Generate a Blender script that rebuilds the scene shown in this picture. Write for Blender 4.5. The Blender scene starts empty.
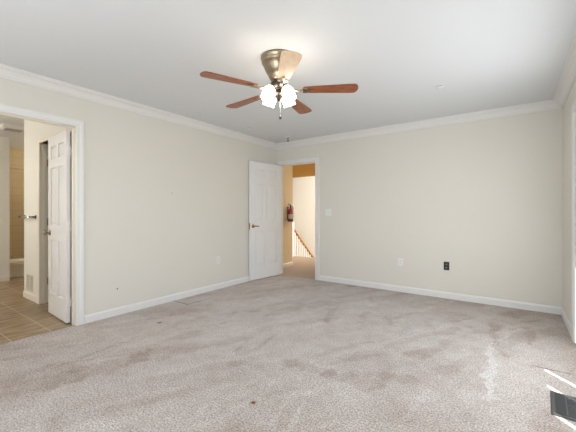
import bpy, bmesh, math, random
import numpy as np
from mathutils import Vector, Matrix

random.seed(7)
PI = math.pi
R = math.radians
SC = bpy.context.scene
COL = SC.collection

# ------------------------------------------------------------------ camera
cam_d = bpy.data.cameras.new('camera')
cam = bpy.data.objects.new('camera', cam_d)
COL.objects.link(cam)
cam.location = (3.677, -4.757, 1.168)
cam.rotation_euler = (R(90), 0, R(35.574))
cam_d.sensor_width = 36.0
cam_d.lens = 19.894
cam_d.shift_y = -0.0068
cam_d.clip_start = 0.02
SC.camera = cam

# ------------------------------------------------------------------ view, sky, sun, daylight
SC.view_settings.view_transform = 'Standard'
SC.view_settings.look = 'None'
SC.view_settings.gamma = 1.0
SC.view_settings.use_curve_mapping = False
SC.view_settings.exposure = 0.10

world = bpy.data.worlds.new('sky')
SC.world = world
world.use_nodes = True
wn = world.node_tree.nodes
wn.clear()
wo = wn.new('ShaderNodeOutputWorld')
wb = wn.new('ShaderNodeBackground')
ws = wn.new('ShaderNodeTexSky')
ws.sky_type = 'NISHITA'
ws.sun_disc = False
ws.sun_elevation = R(62)
ws.sun_rotation = R(140)
wb.inputs['Strength'].default_value = 0.25
world.node_tree.links.new(ws.outputs[0], wb.inputs[0])
world.node_tree.links.new(wb.outputs[0], wo.inputs[0])


def lamp(name, kind, loc, energy, color=(1, 1, 1), target=None, **kw):
    d = bpy.data.lights.new(name, kind)
    d.energy = energy
    d.color = color
    for k, v in kw.items():
        setattr(d, k, v)
    o = bpy.data.objects.new(name, d)
    COL.objects.link(o)
    o.location = loc
    if target is not None:
        o.rotation_euler = (Vector(target) - Vector(loc)).to_track_quat('-Z', 'Y').to_euler()
    return o


SUN_DIR = Vector((-0.67 * math.cos(R(60)), 0.74 * math.cos(R(60)), -math.sin(R(60))))
lamp('sun', 'SUN', (8, -8, 9), 12, (1, .96, .9), target=Vector((8, -8, 9)) + SUN_DIR, angle=R(0.4))
lamp('daylight_patio_door', 'AREA', (4.09, -1.93, 1.12), 25, (.885, .952, 1.0), target=(2.5, -1.93, 1.1),
     shape='RECTANGLE', size=1.75, size_y=1.6)
lamp('daylight_rear_window', 'AREA', (1.15, -5.30, 1.5), 9, (.885, .952, 1.0), target=(1.15, -4.0, 1.5),
     shape='RECTANGLE', size=1.3, size_y=1.3)
lamp('daylight_rear_window', 'AREA', (2.85, -5.30, 1.5), 28, (.885, .952, 1.0), target=(2.85, -4.0, 1.5),
     shape='RECTANGLE', size=1.3, size_y=1.3)
lamp('bathroom_light', 'POINT', (-1.9, -5.1, 1.95), 40, (1, .97, .91), shadow_soft_size=.15)
lamp('closet_light', 'POINT', (-.30, -2.9, 2.36), .5, (1, .82, .55), shadow_soft_size=.06)
lamp('bathtub_fill', 'POINT', (-3.8, -1.95, 2.25), 15, (1, .96, .88), shadow_soft_size=.08)  # added fill to brighten the tub alcove, no fixture there
lamp('hall_light', 'POINT', (.55, 1.3, 2.3), 3.0, (1, .82, .56), shadow_soft_size=.12)
lamp('stairwell_daylight', 'AREA', (.9, 4.0, 1.9), 215, (1, 1, 1), target=(-2.5, 4.9, .8),
     shape='RECTANGLE', size=1.2, size_y=1.6)


# ------------------------------------------------------------------ materials
def mat(name, color, rough=.6, metal=0., noise=None, bump=None, spec=.5, coat=0.):
    """noise = (scale, amount) mottles the colour, bump = (scale, strength)."""
    m = bpy.data.materials.new(name)
    m.use_nodes = True
    nt = m.node_tree
    b = nt.nodes['Principled BSDF']
    b.inputs['Base Color'].default_value = (*color, 1)
    b.inputs['Roughness'].default_value = rough
    b.inputs['Metallic'].default_value = metal
    b.inputs['Specular IOR Level'].default_value = spec
    b.inputs['Coat Weight'].default_value = coat
    tc = nt.nodes.new('ShaderNodeTexCoord')
    if noise is None:
        noise = (6, .04)
    n = nt.nodes.new('ShaderNodeTexNoise')
    n.inputs['Scale'].default_value = noise[0]
    n.inputs['Detail'].default_value = 4
    nt.links.new(tc.outputs['Object'], n.inputs['Vector'])
    mix = nt.nodes.new('ShaderNodeMix')
    mix.data_type = 'RGBA'
    mix.inputs[6].default_value = (*[c * (1 - noise[1]) for c in color], 1)
    mix.inputs[7].default_value = (*[min(1, c * (1 + noise[1])) for c in color], 1)
    nt.links.new(n.outputs['Fac'], mix.inputs[0])
    nt.links.new(mix.outputs[2], b.inputs['Base Color'])
    if bump:
        n2 = nt.nodes.new('ShaderNodeTexNoise')
        n2.inputs['Scale'].default_value = bump[0]
        n2.inputs['Detail'].default_value = 2
        nt.links.new(tc.outputs['Object'], n2.inputs['Vector'])
        bp = nt.nodes.new('ShaderNodeBump')
        bp.inputs['Strength'].default_value = bump[1]
        bp.inputs['Distance'].default_value = .004
        nt.links.new(n2.outputs['Fac'], bp.inputs['Height'])
        nt.links.new(bp.outputs[0], b.inputs['Normal'])
    return m


def srgb(r, g, b):
    f = lambda c: (c / 255 / 12.92) if c <= 10 else ((c / 255 + .055) / 1.055) ** 2.4
    return (f(r), f(g), f(b))


M = {}
M['wall'] = mat('cream_wall_paint', srgb(229, 224, 214), .75, noise=(1.2, .015), bump=(160, .06))
M['ceiling'] = mat('ceiling_paint', srgb(226, 228, 230), .9, noise=(1, .01), bump=(140, .05))
M['trim'] = mat('white_trim_paint', srgb(236, 234, 231), .38, noise=(3, .01))
M['door'] = mat('white_door_paint', srgb(240, 239, 238), .38, noise=(3, .01))
M['bathwall'] = mat('bathroom_paint', srgb(236, 233, 224), .7, noise=(1, .01))
M['bathtrim'] = mat('bathroom_trim_paint', srgb(240, 232, 218), .4, noise=(3, .01))
M['hallwall'] = mat('hall_paint', srgb(226, 203, 160), .7, noise=(1, .01))
M['gold'] = mat('gold_paint', srgb(205, 160, 88), .7, noise=(1, .02))
M['white'] = mat('stair_wall_paint', srgb(240, 235, 224), .8, noise=(1, .01))
M['tub'] = mat('tub_enamel', srgb(235, 226, 208), .2, noise=(2, .01))
M['chrome'] = mat('chrome', (.72, .72, .72), .18, 1., noise=(20, .03))
M['nickel'] = mat('brushed_nickel', srgb(166, 151, 128), .28, 1., noise=(40, .08))
M['darknickel'] = mat('dark_nickel', srgb(92, 84, 76), .35, 1., noise=(40, .08))
M['brass'] = mat('aged_brass', srgb(168, 130, 74), .35, 1., noise=(60, .12))
M['hinge'] = mat('satin_hinge_metal', srgb(244, 242, 238), .35, .15, noise=(60, .05))
M['plate'] = mat('white_plastic', srgb(238, 236, 232), .35, noise=(5, .01))
M['slot'] = mat('dark_slot', srgb(50, 48, 46), .7, noise=(20, .1))
M['black'] = mat('black_plastic', srgb(24, 24, 25), .45, noise=(20, .1))
M['greybox'] = mat('junction_box_grey', srgb(70, 74, 78), .5, noise=(30, .15))
M['register'] = mat('register_steel', srgb(78, 78, 78), .38, .5, noise=(30, .1))
M['registerdark'] = mat('register_duct', srgb(30, 30, 31), .6, noise=(30, .1))
M['ventgrey'] = mat('vent_enamel', srgb(216, 210, 194), .45, noise=(10, .02))
M['red'] = mat('extinguisher_red', srgb(150, 22, 24), .3, noise=(5, .05), coat=.4)
M['label'] = mat('paper_label', srgb(222, 214, 196), .6, noise=(60, .12))
M['oak'] = None
M['subfloor'] = mat('subfloor', srgb(58, 50, 44), .95, noise=(20, .2))
M['deck'] = mat('deck_boards', srgb(150, 140, 128), .8, noise=(10, .1))
M['scuff'] = mat('scuff', srgb(105, 98, 90), .8, noise=(60, .2))


def wood(name, dark, light, axis_scale, rough, coat=0.):
    m = bpy.data.materials.new(name)
    m.use_nodes = True
    nt = m.node_tree
    b = nt.nodes['Principled BSDF']
    tc = nt.nodes.new('ShaderNodeTexCoord')
    mp = nt.nodes.new('ShaderNodeMapping')
    mp.inputs['Scale'].default_value = axis_scale
    n = nt.nodes.new('ShaderNodeTexNoise')
    n.inputs['Scale'].default_value = 3
    n.inputs['Detail'].default_value = 6
    n.inputs['Distortion'].default_value = 1.2
    cr = nt.nodes.new('ShaderNodeValToRGB')
    cr.color_ramp.elements[0].position = .35
    cr.color_ramp.elements[0].color = (*dark, 1)
    cr.color_ramp.elements[1].position = .68
    cr.color_ramp.elements[1].color = (*light, 1)
    nt.links.new(tc.outputs['Object'], mp.inputs[0])
    nt.links.new(mp.outputs[0], n.inputs['Vector'])
    nt.links.new(n.outputs['Fac'], cr.inputs[0])
    nt.links.new(cr.outputs[0], b.inputs['Base Color'])
    b.inputs['Roughness'].default_value = rough
    b.inputs['Coat Weight'].default_value = coat
    b.inputs['Coat Roughness'].default_value = .38
    return m


M['blade'] = wood('walnut_blade', srgb(98, 46, 18), srgb(178, 96, 40), (2.5, 26, 20), .42, .45)
M['glareblade'] = wood('glare_painted_blade', srgb(226, 188, 148), srgb(246, 216, 180), (2.5, 26, 20), .42, .45)  # walnut blade with bright glare painted into its colour
M['oak'] = wood('oak_handrail', srgb(140, 92, 40), srgb(176, 122, 60), (20, 2, 20), .4)


def carpet_mat(name, base, use_wear=True):
    m = bpy.data.materials.new(name)
    m.use_nodes = True
    nt = m.node_tree
    N, L = nt.nodes, nt.links
    b = N['Principled BSDF']
    b.inputs['Roughness'].default_value = 1.
    b.inputs['Specular IOR Level'].default_value = .05
    b.inputs['Sheen Weight'].default_value = .25
    b.inputs['Sheen Roughness'].default_value = .5
    tc = N.new('ShaderNodeTexCoord')
    n1 = N.new('ShaderNodeTexNoise')
    n1.inputs['Scale'].default_value = 125
    n1.inputs['Detail'].default_value = 3
    n1.inputs['Roughness'].default_value = .65
    L.new(tc.outputs['Object'], n1.inputs['Vector'])
    r1 = N.new('ShaderNodeMapRange')
    r1.inputs[1].default_value = .34
    r1.inputs[2].default_value = .66
    r1.inputs[3].default_value = .36
    r1.inputs[4].default_value = 1.64
    n3 = N.new('ShaderNodeTexNoise')
    n3.inputs['Scale'].default_value = 85
    n3.inputs['Detail'].default_value = 1
    L.new(tc.outputs['Object'], n3.inputs['Vector'])
    avg = N.new('ShaderNodeMix')
    avg.inputs[0].default_value = .35
    L.new(n1.outputs['Fac'], avg.inputs[2])
    L.new(n3.outputs['Fac'], avg.inputs[3])
    L.new(avg.outputs[0], r1.inputs[0])
    clean = N.new('ShaderNodeMix')
    clean.data_type = 'RGBA'
    soil = srgb(140, 114, 96)
    clean.inputs[6].default_value = (*soil, 1)
    clean.inputs[7].default_value = (*base, 1)
    if use_wear:
        at = N.new('ShaderNodeAttribute')
        at.attribute_name = 'wear'
        L.new(at.outputs['Fac'], clean.inputs[0])
        clean.clamp_factor = False
    else:
        clean.inputs[0].default_value = .75
    mul = N.new('ShaderNodeVectorMath')
    mul.operation = 'SCALE'
    L.new(clean.outputs[2], mul.inputs[0])
    L.new(r1.outputs[0], mul.inputs['Scale'])
    L.new(mul.outputs[0], b.inputs['Base Color'])
    bp = N.new('ShaderNodeBump')
    bp.inputs['Strength'].default_value = .5
    bp.inputs['Distance'].default_value = .006
    L.new(n1.outputs['Fac'], bp.inputs['Height'])
    L.new(bp.outputs[0], b.inputs['Normal'])
    return m


M['carpet'] = carpet_mat('beige_carpet', srgb(186, 175, 167))
M['hallcarpet'] = carpet_mat('hall_carpet', srgb(166, 140, 112), False)


def tile_mat():
    m = bpy.data.materials.new('wood_look_floor_tile')
    m.use_nodes = True
    nt = m.node_tree
    N, L = nt.nodes, nt.links
    b = N['Principled BSDF']
    b.inputs['Roughness'].default_value = .35
    tc = N.new('ShaderNodeTexCoord')
    mp = N.new('ShaderNodeMapping')
    mp.inputs['Location'].default_value = (.18, 3.262 - .305 * 12 + .305, 0)
    L.new(tc.outputs['Object'], mp.inputs[0])
    br = N.new('ShaderNodeTexBrick')
    br.offset = .5
    br.inputs['Scale'].default_value = 1
    br.inputs['Brick Width'].default_value = .61
    br.inputs['Row Height'].default_value = .305
    br.inputs['Mortar Size'].default_value = .004
    br.inputs['Mortar Smooth'].default_value = .1
    br.inputs['Color1'].default_value = (.0, .0, .0, 1)
    br.inputs['Color2'].default_value = (1, 1, 1, 1)
    br.inputs['Mortar'].default_value = (.5, .5, .5, 1)
    L.new(mp.outputs[0], br.inputs['Vector'])
    m2 = N.new('ShaderNodeMapping')
    m2.inputs['Scale'].default_value = (16, 2.2, 1)
    L.new(tc.outputs['Object'], m2.inputs[0])
    n = N.new('ShaderNodeTexNoise')
    n.inputs['Scale'].default_value = 1.6
    n.inputs['Detail'].default_value = 5
    n.inputs['Distortion'].default_value = .6
    L.new(m2.outputs[0], n.inputs['Vector'])
    cr = N.new('ShaderNodeValToRGB')
    cr.color_ramp.elements[0].position = .32
    cr.color_ramp.elements[0].color = (*srgb(120, 98, 72), 1)
    cr.color_ramp.elements[1].position = .7
    cr.color_ramp.elements[1].color = (*srgb(182, 158, 126), 1)
    L.new(n.outputs['Fac'], cr.inputs[0])
    mx = N.new('ShaderNodeMix')
    mx.data_type = 'RGBA'
    mx.inputs[7].default_value = (*srgb(200, 182, 154), 1)
    L.new(br.outputs['Fac'], mx.inputs[0])
    L.new(cr.outputs[0], mx.inputs[6])
    L.new(mx.outputs[2], b.inputs['Base Color'])
    return m


M['tile'] = tile_mat()


def walltile_mat():
    m = mat('shower_tile', srgb(206, 186, 148), .3)
    nt = m.node_tree
    N, L = nt.nodes, nt.links
    b = N['Principled BSDF']
    tc = N.new('ShaderNodeTexCoord')
    mp = N.new('ShaderNodeMapping')
    mp.inputs['Rotation'].default_value = (R(90), 0, R(90))
    br = N.new('ShaderNodeTexBrick')
    br.offset = 0
    br.inputs['Scale'].default_value = 1
    br.inputs['Brick Width'].default_value = .15
    br.inputs['Row Height'].default_value = .15
    br.inputs['Mortar Size'].default_value = .004
    c = srgb(200, 180, 142)
    br.inputs['Color1'].default_value = (*c, 1)
    br.inputs['Color2'].default_value = (*[x * 1.06 for x in c], 1)
    br.inputs['Mortar'].default_value = (*[x * .8 for x in c], 1)
    sep = N.new('ShaderNodeSeparateXYZ')
    com = N.new('ShaderNodeCombineXYZ')
    L.new(tc.outputs['Object'], sep.inputs[0])
    ad = N.new('ShaderNodeMath')
    ad.operation = 'ADD'
    L.new(sep.outputs[0], ad.inputs[0])
    L.new(sep.outputs[1], ad.inputs[1])
    L.new(ad.outputs[0], com.inputs[0])
    L.new(sep.outputs[2], com.inputs[1])
    L.new(com.outputs[0], br.inputs['Vector'])
    L.new(br.outputs['Color'], b.inputs['Base Color'])
    return m


M['walltile'] = walltile_mat()

gm = bpy.data.materials.new('window_glass')
gm.use_nodes = True
nt = gm.node_tree
nt.nodes.clear()
o_ = nt.nodes.new('ShaderNodeOutputMaterial')
t_ = nt.nodes.new('ShaderNodeBsdfTransparent')
g_ = nt.nodes.new('ShaderNodeBsdfGlossy')
g_.inputs['Roughness'].default_value = .02
x_ = nt.nodes.new('ShaderNodeMixShader')
x_.inputs[0].default_value = .07
nt.links.new(t_.outputs[0], x_.inputs[1])
nt.links.new(g_.outputs[0], x_.inputs[2])
nt.links.new(x_.outputs[0], o_.inputs[0])
M['glass'] = gm

em = bpy.data.materials.new('lit_frosted_glass')
em.use_nodes = True
b = em.node_tree.nodes['Principled BSDF']
b.inputs['Base Color'].default_value = (.95, .93, .9, 1)
b.inputs['Roughness'].default_value = .35
b.inputs['Emission Color'].default_value = (1, .93, .82, 1)
b.inputs['Emission Strength'].default_value = 6
M['lit'] = em


# ------------------------------------------------------------------ mesh helpers
class MB:
    def __init__(self):
        self.bm = bmesh.new()

    def box(self, x0, x1, y0, y1, z0, z1, bevel=0., mtx=None):
        t = bmesh.new()
        bmesh.ops.create_cube(t, size=1)
        for v in t.verts:
            v.co = Vector((x0 + (v.co.x + .5) * (x1 - x0), y0 + (v.co.y + .5) * (y1 - y0), z0 + (v.co.z + .5) * (z1 - z0)))
        if bevel:
            bmesh.ops.bevel(t, geom=t.edges[:], offset=bevel, segments=2, affect='EDGES', profile=.5)
        return self._add(t, mtx)

    def _add(self, t, mtx=None):
        if mtx is not None:
            t.transform(mtx)
        me = bpy.data.meshes.new('tmp')
        t.to_mesh(me)
        t.free()
        self.bm.from_mesh(me)
        bpy.data.meshes.remove(me)
        return self

    def lathe(self, prof, seg=32, mtx=None):
        """prof = [(radius, z), ...] turned about local Z."""
        t = bmesh.new()
        rings = []
        for r, z in prof:
            if r < 1e-6:
                rings.append([t.verts.new((0, 0, z))])
            else:
                rings.append([t.verts.new((r * math.cos(2 * PI * k / seg), r * math.sin(2 * PI * k / seg), z)) for k in range(seg)])
        for a, c in zip(rings, rings[1:]):
            for k in range(seg):
                k2 = (k + 1) % seg
                if len(a) == 1 and len(c) == 1:
                    continue
                if len(a) == 1:
                    t.faces.new((a[0], c[k2], c[k]))
                elif len(c) == 1:
                    t.faces.new((a[k], a[k2], c[0]))
                else:
                    t.faces.new((a[k], a[k2], c[k2], c[k]))
        bmesh.ops.recalc_face_normals(t, faces=t.faces[:])
        for f in t.faces:
            f.smooth = True
        return self._add(t, mtx)

    def tube(self, pts, r, seg=12, mtx=None):
        """round bar along a list of points; r a number or one per point."""
        pts = [Vector(p) for p in pts]
        rs = r if isinstance(r, (list, tuple)) else [r] * len(pts)
        t = bmesh.new()
        rings = []
        up = None
        for i, p in enumerate(pts):
            d = (pts[min(i + 1, len(pts) - 1)] - pts[max(i - 1, 0)]).normalized()
            if up is None:
                up = Vector((0, 0, 1)) if abs(d.z) < .9 else Vector((1, 0, 0))
            a = d.cross(up).normalized()
            c = a.cross(d).normalized()
            up = c
            rings.append([t.verts.new(p + rs[i] * (a * math.cos(2 * PI * k / seg) + c * math.sin(2 * PI * k / seg))) for k in range(seg)])
        for a, c in zip(rings, rings[1:]):
            for k in range(seg):
                f = t.faces.new((a[k], a[(k + 1) % seg], c[(k + 1) % seg], c[k]))
                f.smooth = True
        t.faces.new(rings[0][::-1])
        t.faces.new(rings[-1])
        bmesh.ops.recalc_face_normals(t, faces=t.faces[:])
        return self._add(t, mtx)

    def prism(self, outline, z0, z1, bevel=0., mtx=None):
        """outline = [(x, y), ...] raised from z0 to z1."""
        t = bmesh.new()
        lo = [t.verts.new((x, y, z0)) for x, y in outline]
        hi = [t.verts.new((x, y, z1)) for x, y in outline]
        t.faces.new(lo[::-1])
        t.faces.new(hi)
        n = len(outline)
        for k in range(n):
            t.faces.new((lo[k], lo[(k + 1) % n], hi[(k + 1) % n], hi[k]))
        bmesh.ops.recalc_face_normals(t, faces=t.faces[:])
        if bevel:
            bmesh.ops.bevel(t, geom=[e for e in t.edges if abs(e.verts[0].co.z - e.verts[1].co.z) < 1e-6], offset=bevel, segments=2, affect='EDGES')
        return self._add(t, mtx)

    def frustum(self, x0, x1, z0, z1, ya, yb, inset):
        """a raised field in the XZ plane: full size at depth ya, inset at depth yb."""
        t = bmesh.new()
        A = [t.verts.new(p) for p in ((x0, ya, z0), (x1, ya, z0), (x1, ya, z1), (x0, ya, z1))]
        i = inset
        B = [t.verts.new(p) for p in ((x0 + i, yb, z0 + i), (x1 - i, yb, z0 + i), (x1 - i, yb, z1 - i), (x0 + i, yb, z1 - i))]
        t.faces.new(A)
        t.faces.new(B)
        for k in range(4):
            t.faces.new((A[k], A[(k + 1) % 4], B[(k + 1) % 4], B[k]))
        bmesh.ops.recalc_face_normals(t, faces=t.faces[:])
        return self._add(t)

    def loft(self, sections):
        """sections = lists of points of equal length (closed outlines)."""
        t = bmesh.new()
        rings = [[t.verts.new(p) for p in s] for s in sections]
        n = len(sections[0])
        for a, c in zip(rings, rings[1:]):
            for k in range(n):
                t.faces.new((a[k], a[(k + 1) % n], c[(k + 1) % n], c[k]))
        t.faces.new(rings[0][::-1])
        t.faces.new(rings[-1])
        bmesh.ops.recalc_face_normals(t, faces=t.faces[:])
        return self._add(t)

    def build(self, name, material, parent=None, loc=None, rot=None):
        me = bpy.data.meshes.new(name)
        self.bm.to_mesh(me)
        self.bm.free()
        me.materials.append(material)
        o = bpy.data.objects.new(name, me)
        COL.objects.link(o)
        if parent:
            o.parent = parent
        if loc:
            o.location = loc
        if rot:
            o.rotation_euler = rot
        return o


def tag(o, label=None, cat=None, group=None, kind=None):
    if label:
        o['label'] = label
    if cat:
        o['category'] = cat
    if group:
        o['group'] = group
    if kind:
        o['kind'] = kind
    return o


def thing(name, label, cat, loc=(0, 0, 0), rot=(0, 0, 0), group=None, kind=None):
    o = bpy.data.objects.new(name, None)
    COL.objects.link(o)
    o.empty_display_size = .1
    o.location = loc
    o.rotation_euler = rot
    return tag(o, label, cat, group, kind)


def struct(o, label=None, cat=None):
    return tag(o, label, cat, None, 'structure')


# ------------------------------------------------------------------ dimensions
W = 4.11          # room width (x)
BACK = -5.33      # rear wall behind the camera
H = 2.44          # ceiling
LJ0, LJ1, LH = -3.99, -3.365, 2.046      # bathroom doorway in the wall x = 0
BJ0, BJ1, BH = .07, .856, 2.04           # hall doorway in the wall y = 0
RJ0, RJ1, RH = -2.98, -.955, 2.06        # patio door in the wall x = W
WT = .10

# ------------------------------------------------------------------ floors
CREASES = [(.300, .309, -2.222, -1.80), (.012, .309, -2.226, -2.215), (3.80, 4.00, -1.709, -1.703)]


def value_noise(x, y, scale, seed):
    rng = np.random.RandomState(seed)
    g = rng.rand(64, 64)
    xs, ys = x * scale + 17.3, y * scale + 31.7
    xi, yi = np.floor(xs).astype(int), np.floor(ys).astype(int)
    fx, fy = xs - xi, ys - yi
    fx, fy = fx * fx * (3 - 2 * fx), fy * fy * (3 - 2 * fy)
    a, b2 = g[xi % 64, yi % 64], g[(xi + 1) % 64, yi % 64]
    c, d = g[xi % 64, (yi + 1) % 64], g[(xi + 1) % 64, (yi + 1) % 64]
    return (a * (1 - fx) + b2 * fx) * (1 - fy) + (c * (1 - fx) + d * fx) * fy


# soiled tracks, dents and vacuum marks in the pile: x0, y0, x1, y1, half width at each end, strength (minus = soiled)
MARKS = [
    (1.0, -4.17, 1.10, -3.85, .10, .12, -.40), (1.10, -3.85, 1.23, -3.37, .12, .12, -.42),
    (1.23, -3.37, 1.60, -2.61, .12, .07, -.40), (1.60, -2.61, 1.78, -1.88, .07, .05, -.25),
    (.26, -3.88, .43, -3.36, .08, .06, -.20), (.84, -3.79, .85, -2.47, .05, .05, -.22),
    (1.13, -2.70, 1.20, -1.9, .05, .03, -.2),
    (2.23, -2.74, 2.59, -2.70, .08, .06, -.55), (2.59, -2.72, 2.89, -2.66, .07, .08, -.55),
    (2.72, -2.60, 3.08, -2.44, .04, .07, -.45),
    (2.37, -3.29, 2.37, -3.29, .022, .022, -3.4), (.616, -2.806, .616, -2.806, .022, .022, -3),
    (2.286, -2.875, 2.37, -3.29, .012, .016, .55), (2.442, -2.507, 2.70, -3.40, .010, .022, .55),
    (2.36, -2.55, 2.58, -3.37, .012, .018, .4),
    (2.26, -2.86, 2.30, -3.32, .02, .02, -.35),
    (1.82, -1.22, 2.05, -1.80, .09, .015, -.5), (2.27, -1.23, 2.31, -1.45, .06, .02, -.5),
    (2.54, -1.25, 2.66, -1.50, .05, .02, -.55), (2.9, -1.1, 3.03, -1.42, .06, .02, -.4),
    (3.50, -1.40, 3.53, -2.40, .026, .036, .6), (3.43, -1.6, 3.47, -2.3, .035, .04, -.35),
    (3.51, -.80, 3.52, -1.45, .06, .012, -.7), (3.755, -.75, 3.80, -1.25, .05, .014, -.6),
    (3.60, -.9, 3.62, -1.5, .02, .02, .35), (3.0, -1.9, 3.25, -2.27, .05, .05, -.3),
    (1.60, -4.05, 1.85, -3.63, .05, .04, -.25), (1.90, -3.04, 2.05, -2.7, .05, .04, -.3),
    (3.16, -2.98, 3.24, -2.27, .02, .02, .35), (3.68, -1.707, 4.08, -1.70, .012, .012, -.6),
    (1.45, -1.35, 1.62, -1.7, .06, .02, -.3), (1.2, -1.5, 1.45, -2.1, .03, .02, -.25),
    (2.95, -2.0, 3.3, -1.75, .06, .05, -.2), (3.3, -2.6, 3.4, -2.2, .03, .02, -.3),
]


_rs = random.Random(21)
for _k in range(46):
    _x, _y = _rs.uniform(.3, 3.9), _rs.uniform(-4.2, -.5)
    _a = R(_rs.choice([62, 70, 100, 110, 55]) + _rs.uniform(-9, 9))
    _l = _rs.uniform(.2, .9)
    MARKS.append((_x, _y, _x + _l * math.cos(_a), _y + _l * math.sin(_a), _rs.uniform(.006, .030), _rs.uniform(.004, .014), _rs.choice([-.6, -.5, -.4, .3, .4])))


def wear_field(x, y):
    # nap laid in strips that run from the front left to the hall door
    a = R(62)
    u, v = x * math.cos(a) + y * math.sin(a), -x * math.sin(a) + y * math.cos(a)
    wu, wv = u + .25 * value_noise(x, y, 3, 41), v + .10 * value_noise(x, y, 5, 42) + .03 * value_noise(x, y, 19, 43)
    b1, b2 = value_noise(wu * .55, wv * 2.4, 1.3, 1), value_noise(wu * .6, wv * 3.4, 3.0, 2)
    sharp = lambda q, lo, hi: np.clip((q - lo) / (hi - lo), 0, 1)
    f = 1.06 + .28 * (b1 - .5) - .26 * sharp(b1, .62, .74) * sharp(value_noise(x, y, 2.1, 44), .3, .6) - .24 * sharp(b2, .68, .76) * sharp(value_noise(x, y, 2.7, 45), .35, .6) + .16 * sharp(b2, .2, .1)
    f += .25 * (value_noise(x, y, 8.5, 3) - .5) + .25 * (value_noise(x, y, 24, 33) - .5)
    nx = x + .05 * (value_noise(x, y, 7, 5) - .5) + .05 * (value_noise(x, y, 23, 15) - .5)
    ny = y + .05 * (value_noise(x, y, 7, 6) - .5) + .05 * (value_noise(x, y, 23, 16) - .5)
    ed = .5 * value_noise(x, y, 9, 7) + .5 * value_noise(x, y, 31, 17)
    for x0, y0, x1, y1, w0, w1, s in MARKS:
        dx, dy = x1 - x0, y1 - y0
        L2 = dx * dx + dy * dy
        t = np.clip(((nx - x0) * dx + (ny - y0) * dy) / L2, 0, 1) if L2 > 1e-9 else np.zeros_like(x)
        px, py = (nx, ny) if max(w0, w1) > .03 else (x, y)
        d = np.hypot(px - x0 - t * dx, py - y0 - t * dy)
        w = (w0 + (w1 - w0) * t) * (.3 + 1.3 * ed)
        k = np.clip((1.2 - d / w) * 2.2, 0, 1)
        f = f + s * k * k * (3 - 2 * k) * .55
    # dirt gathers along the skirting of the far wall
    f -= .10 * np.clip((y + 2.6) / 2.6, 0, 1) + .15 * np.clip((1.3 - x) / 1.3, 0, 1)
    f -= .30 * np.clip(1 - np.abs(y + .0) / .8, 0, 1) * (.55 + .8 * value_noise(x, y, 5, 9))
    return np.clip(f, -.6, 1.45)


def lines(lo, hi, step, extra):
    n = int(round((hi - lo) / step))
    s = set(round(lo + (hi - lo) * k / n, 5) for k in range(n + 1)) | set(extra)
    return sorted(s)


def make_carpet():
    ex = [c for q in CREASES for c in q[:2]]
    ey = [c for q in CREASES for c in q[2:]]
    xs = lines(-.02, W, .014, ex)
    ys = lines(BACK, .0, .014, ey)
    X, Y = np.meshgrid(xs, ys, indexing='ij')
    nx, ny = X.shape
    verts = np.stack([X.ravel(), Y.ravel(), np.zeros(nx * ny)], 1)
    wear = wear_field(X, Y).ravel()
    faces = []
    for i in range(nx - 1):
        cx = (xs[i] + xs[i + 1]) / 2
        for j in range(ny - 1):
            cy = (ys[j] + ys[j + 1]) / 2
            if any(q[0] < cx < q[1] and q[2] < cy < q[3] for q in CREASES):
                continue
            faces.append((i * ny + j, (i + 1) * ny + j, (i + 1) * ny + j + 1, i * ny + j + 1))
    me = bpy.data.meshes.new('floor')
    me.from_pydata(verts.tolist(), [], faces)
    a = me.attributes.new('wear', 'FLOAT', 'POINT')
    a.data.foreach_set('value', wear.astype(np.float32))
    me.materials.append(M['carpet'])
    o = bpy.data.objects.new('floor', me)
    COL.objects.link(o)
    return o


struct(make_carpet(), 'worn beige carpet with vacuum marks and stains across the bedroom', 'floor')
struct(MB().box(-.06, W + .2, BACK - .1, .05, -.12, -.012).build('floor_slab', M['subfloor']), 'dark subfloor beneath the bedroom carpet', 'floor')
struct(MB().box(-4.6, -.02, -6.1, -1.4, -.08, -.002).build('floor_bathroom', M['tile']), 'brown wood-look tile floor with pale grout in the bathroom', 'floor')
struct(MB().box(-2.6, 1.35, 0.0, 2.25, -.10, 0.0).build('floor_hall', M['hallcarpet']), 'brown carpet of the hall beyond the open door', 'floor')
struct(MB().box(W + .16, W + 3.2, -6.0, 1.0, -.2, -.06).build('floor_deck', M['deck']), 'timber deck outside the patio door', 'floor')

# ------------------------------------------------------------------ bedroom shell
m = MB()
m.box(-WT, 0, BACK - .12, LJ0, 0, H).box(-WT, 0, LJ1, .0, 0, H).box(-WT, 0, LJ0, LJ1, LH, H)
struct(m.build('wall_left', M['wall']), 'long cream wall between the bathroom doorway and the open white door', 'wall')
m = MB()
m.box(-WT, BJ0, 0, .12, 0, H).box(BJ1, W + .16, 0, .12, 0, H).box(BJ0, BJ1, 0, .12, BH, H)
struct(m.build('wall_back', M['wall']), 'cream far wall with the hall doorway and two outlets', 'wall')
m = MB()
m.box(W, W + .16, RJ1, 0, -.06, H).box(W, W + .16, BACK - .12, RJ0, -.06, H).box(W, W + .16, RJ0, RJ1, RH, H)
struct(m.build('wall_right', M['wall']), 'cream wall with the patio door', 'wall')
m = MB()
RW = [(.5, 1.8), (2.2, 3.5)]
m.box(-WT, RW[0][0], BACK - .12, BACK, 0, H).box(RW[0][1], RW[1][0], BACK - .12, BACK, 0, H).box(RW[1][1], W + .16, BACK - .12, BACK, 0, H)
for a, c in RW:
    m.box(a, c, BACK - .12, BACK, 0, .85).box(a, c, BACK - .12, BACK, 2.15, H)
struct(m.build('wall_rear', M['wall']), 'cream wall with two windows facing the far wall', 'wall')
struct(MB().box(-WT, W + .16, BACK - .12, .12, H, H + .12).build('ceiling', M['ceiling']), 'smooth white bedroom ceiling', 'ceiling')

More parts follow.
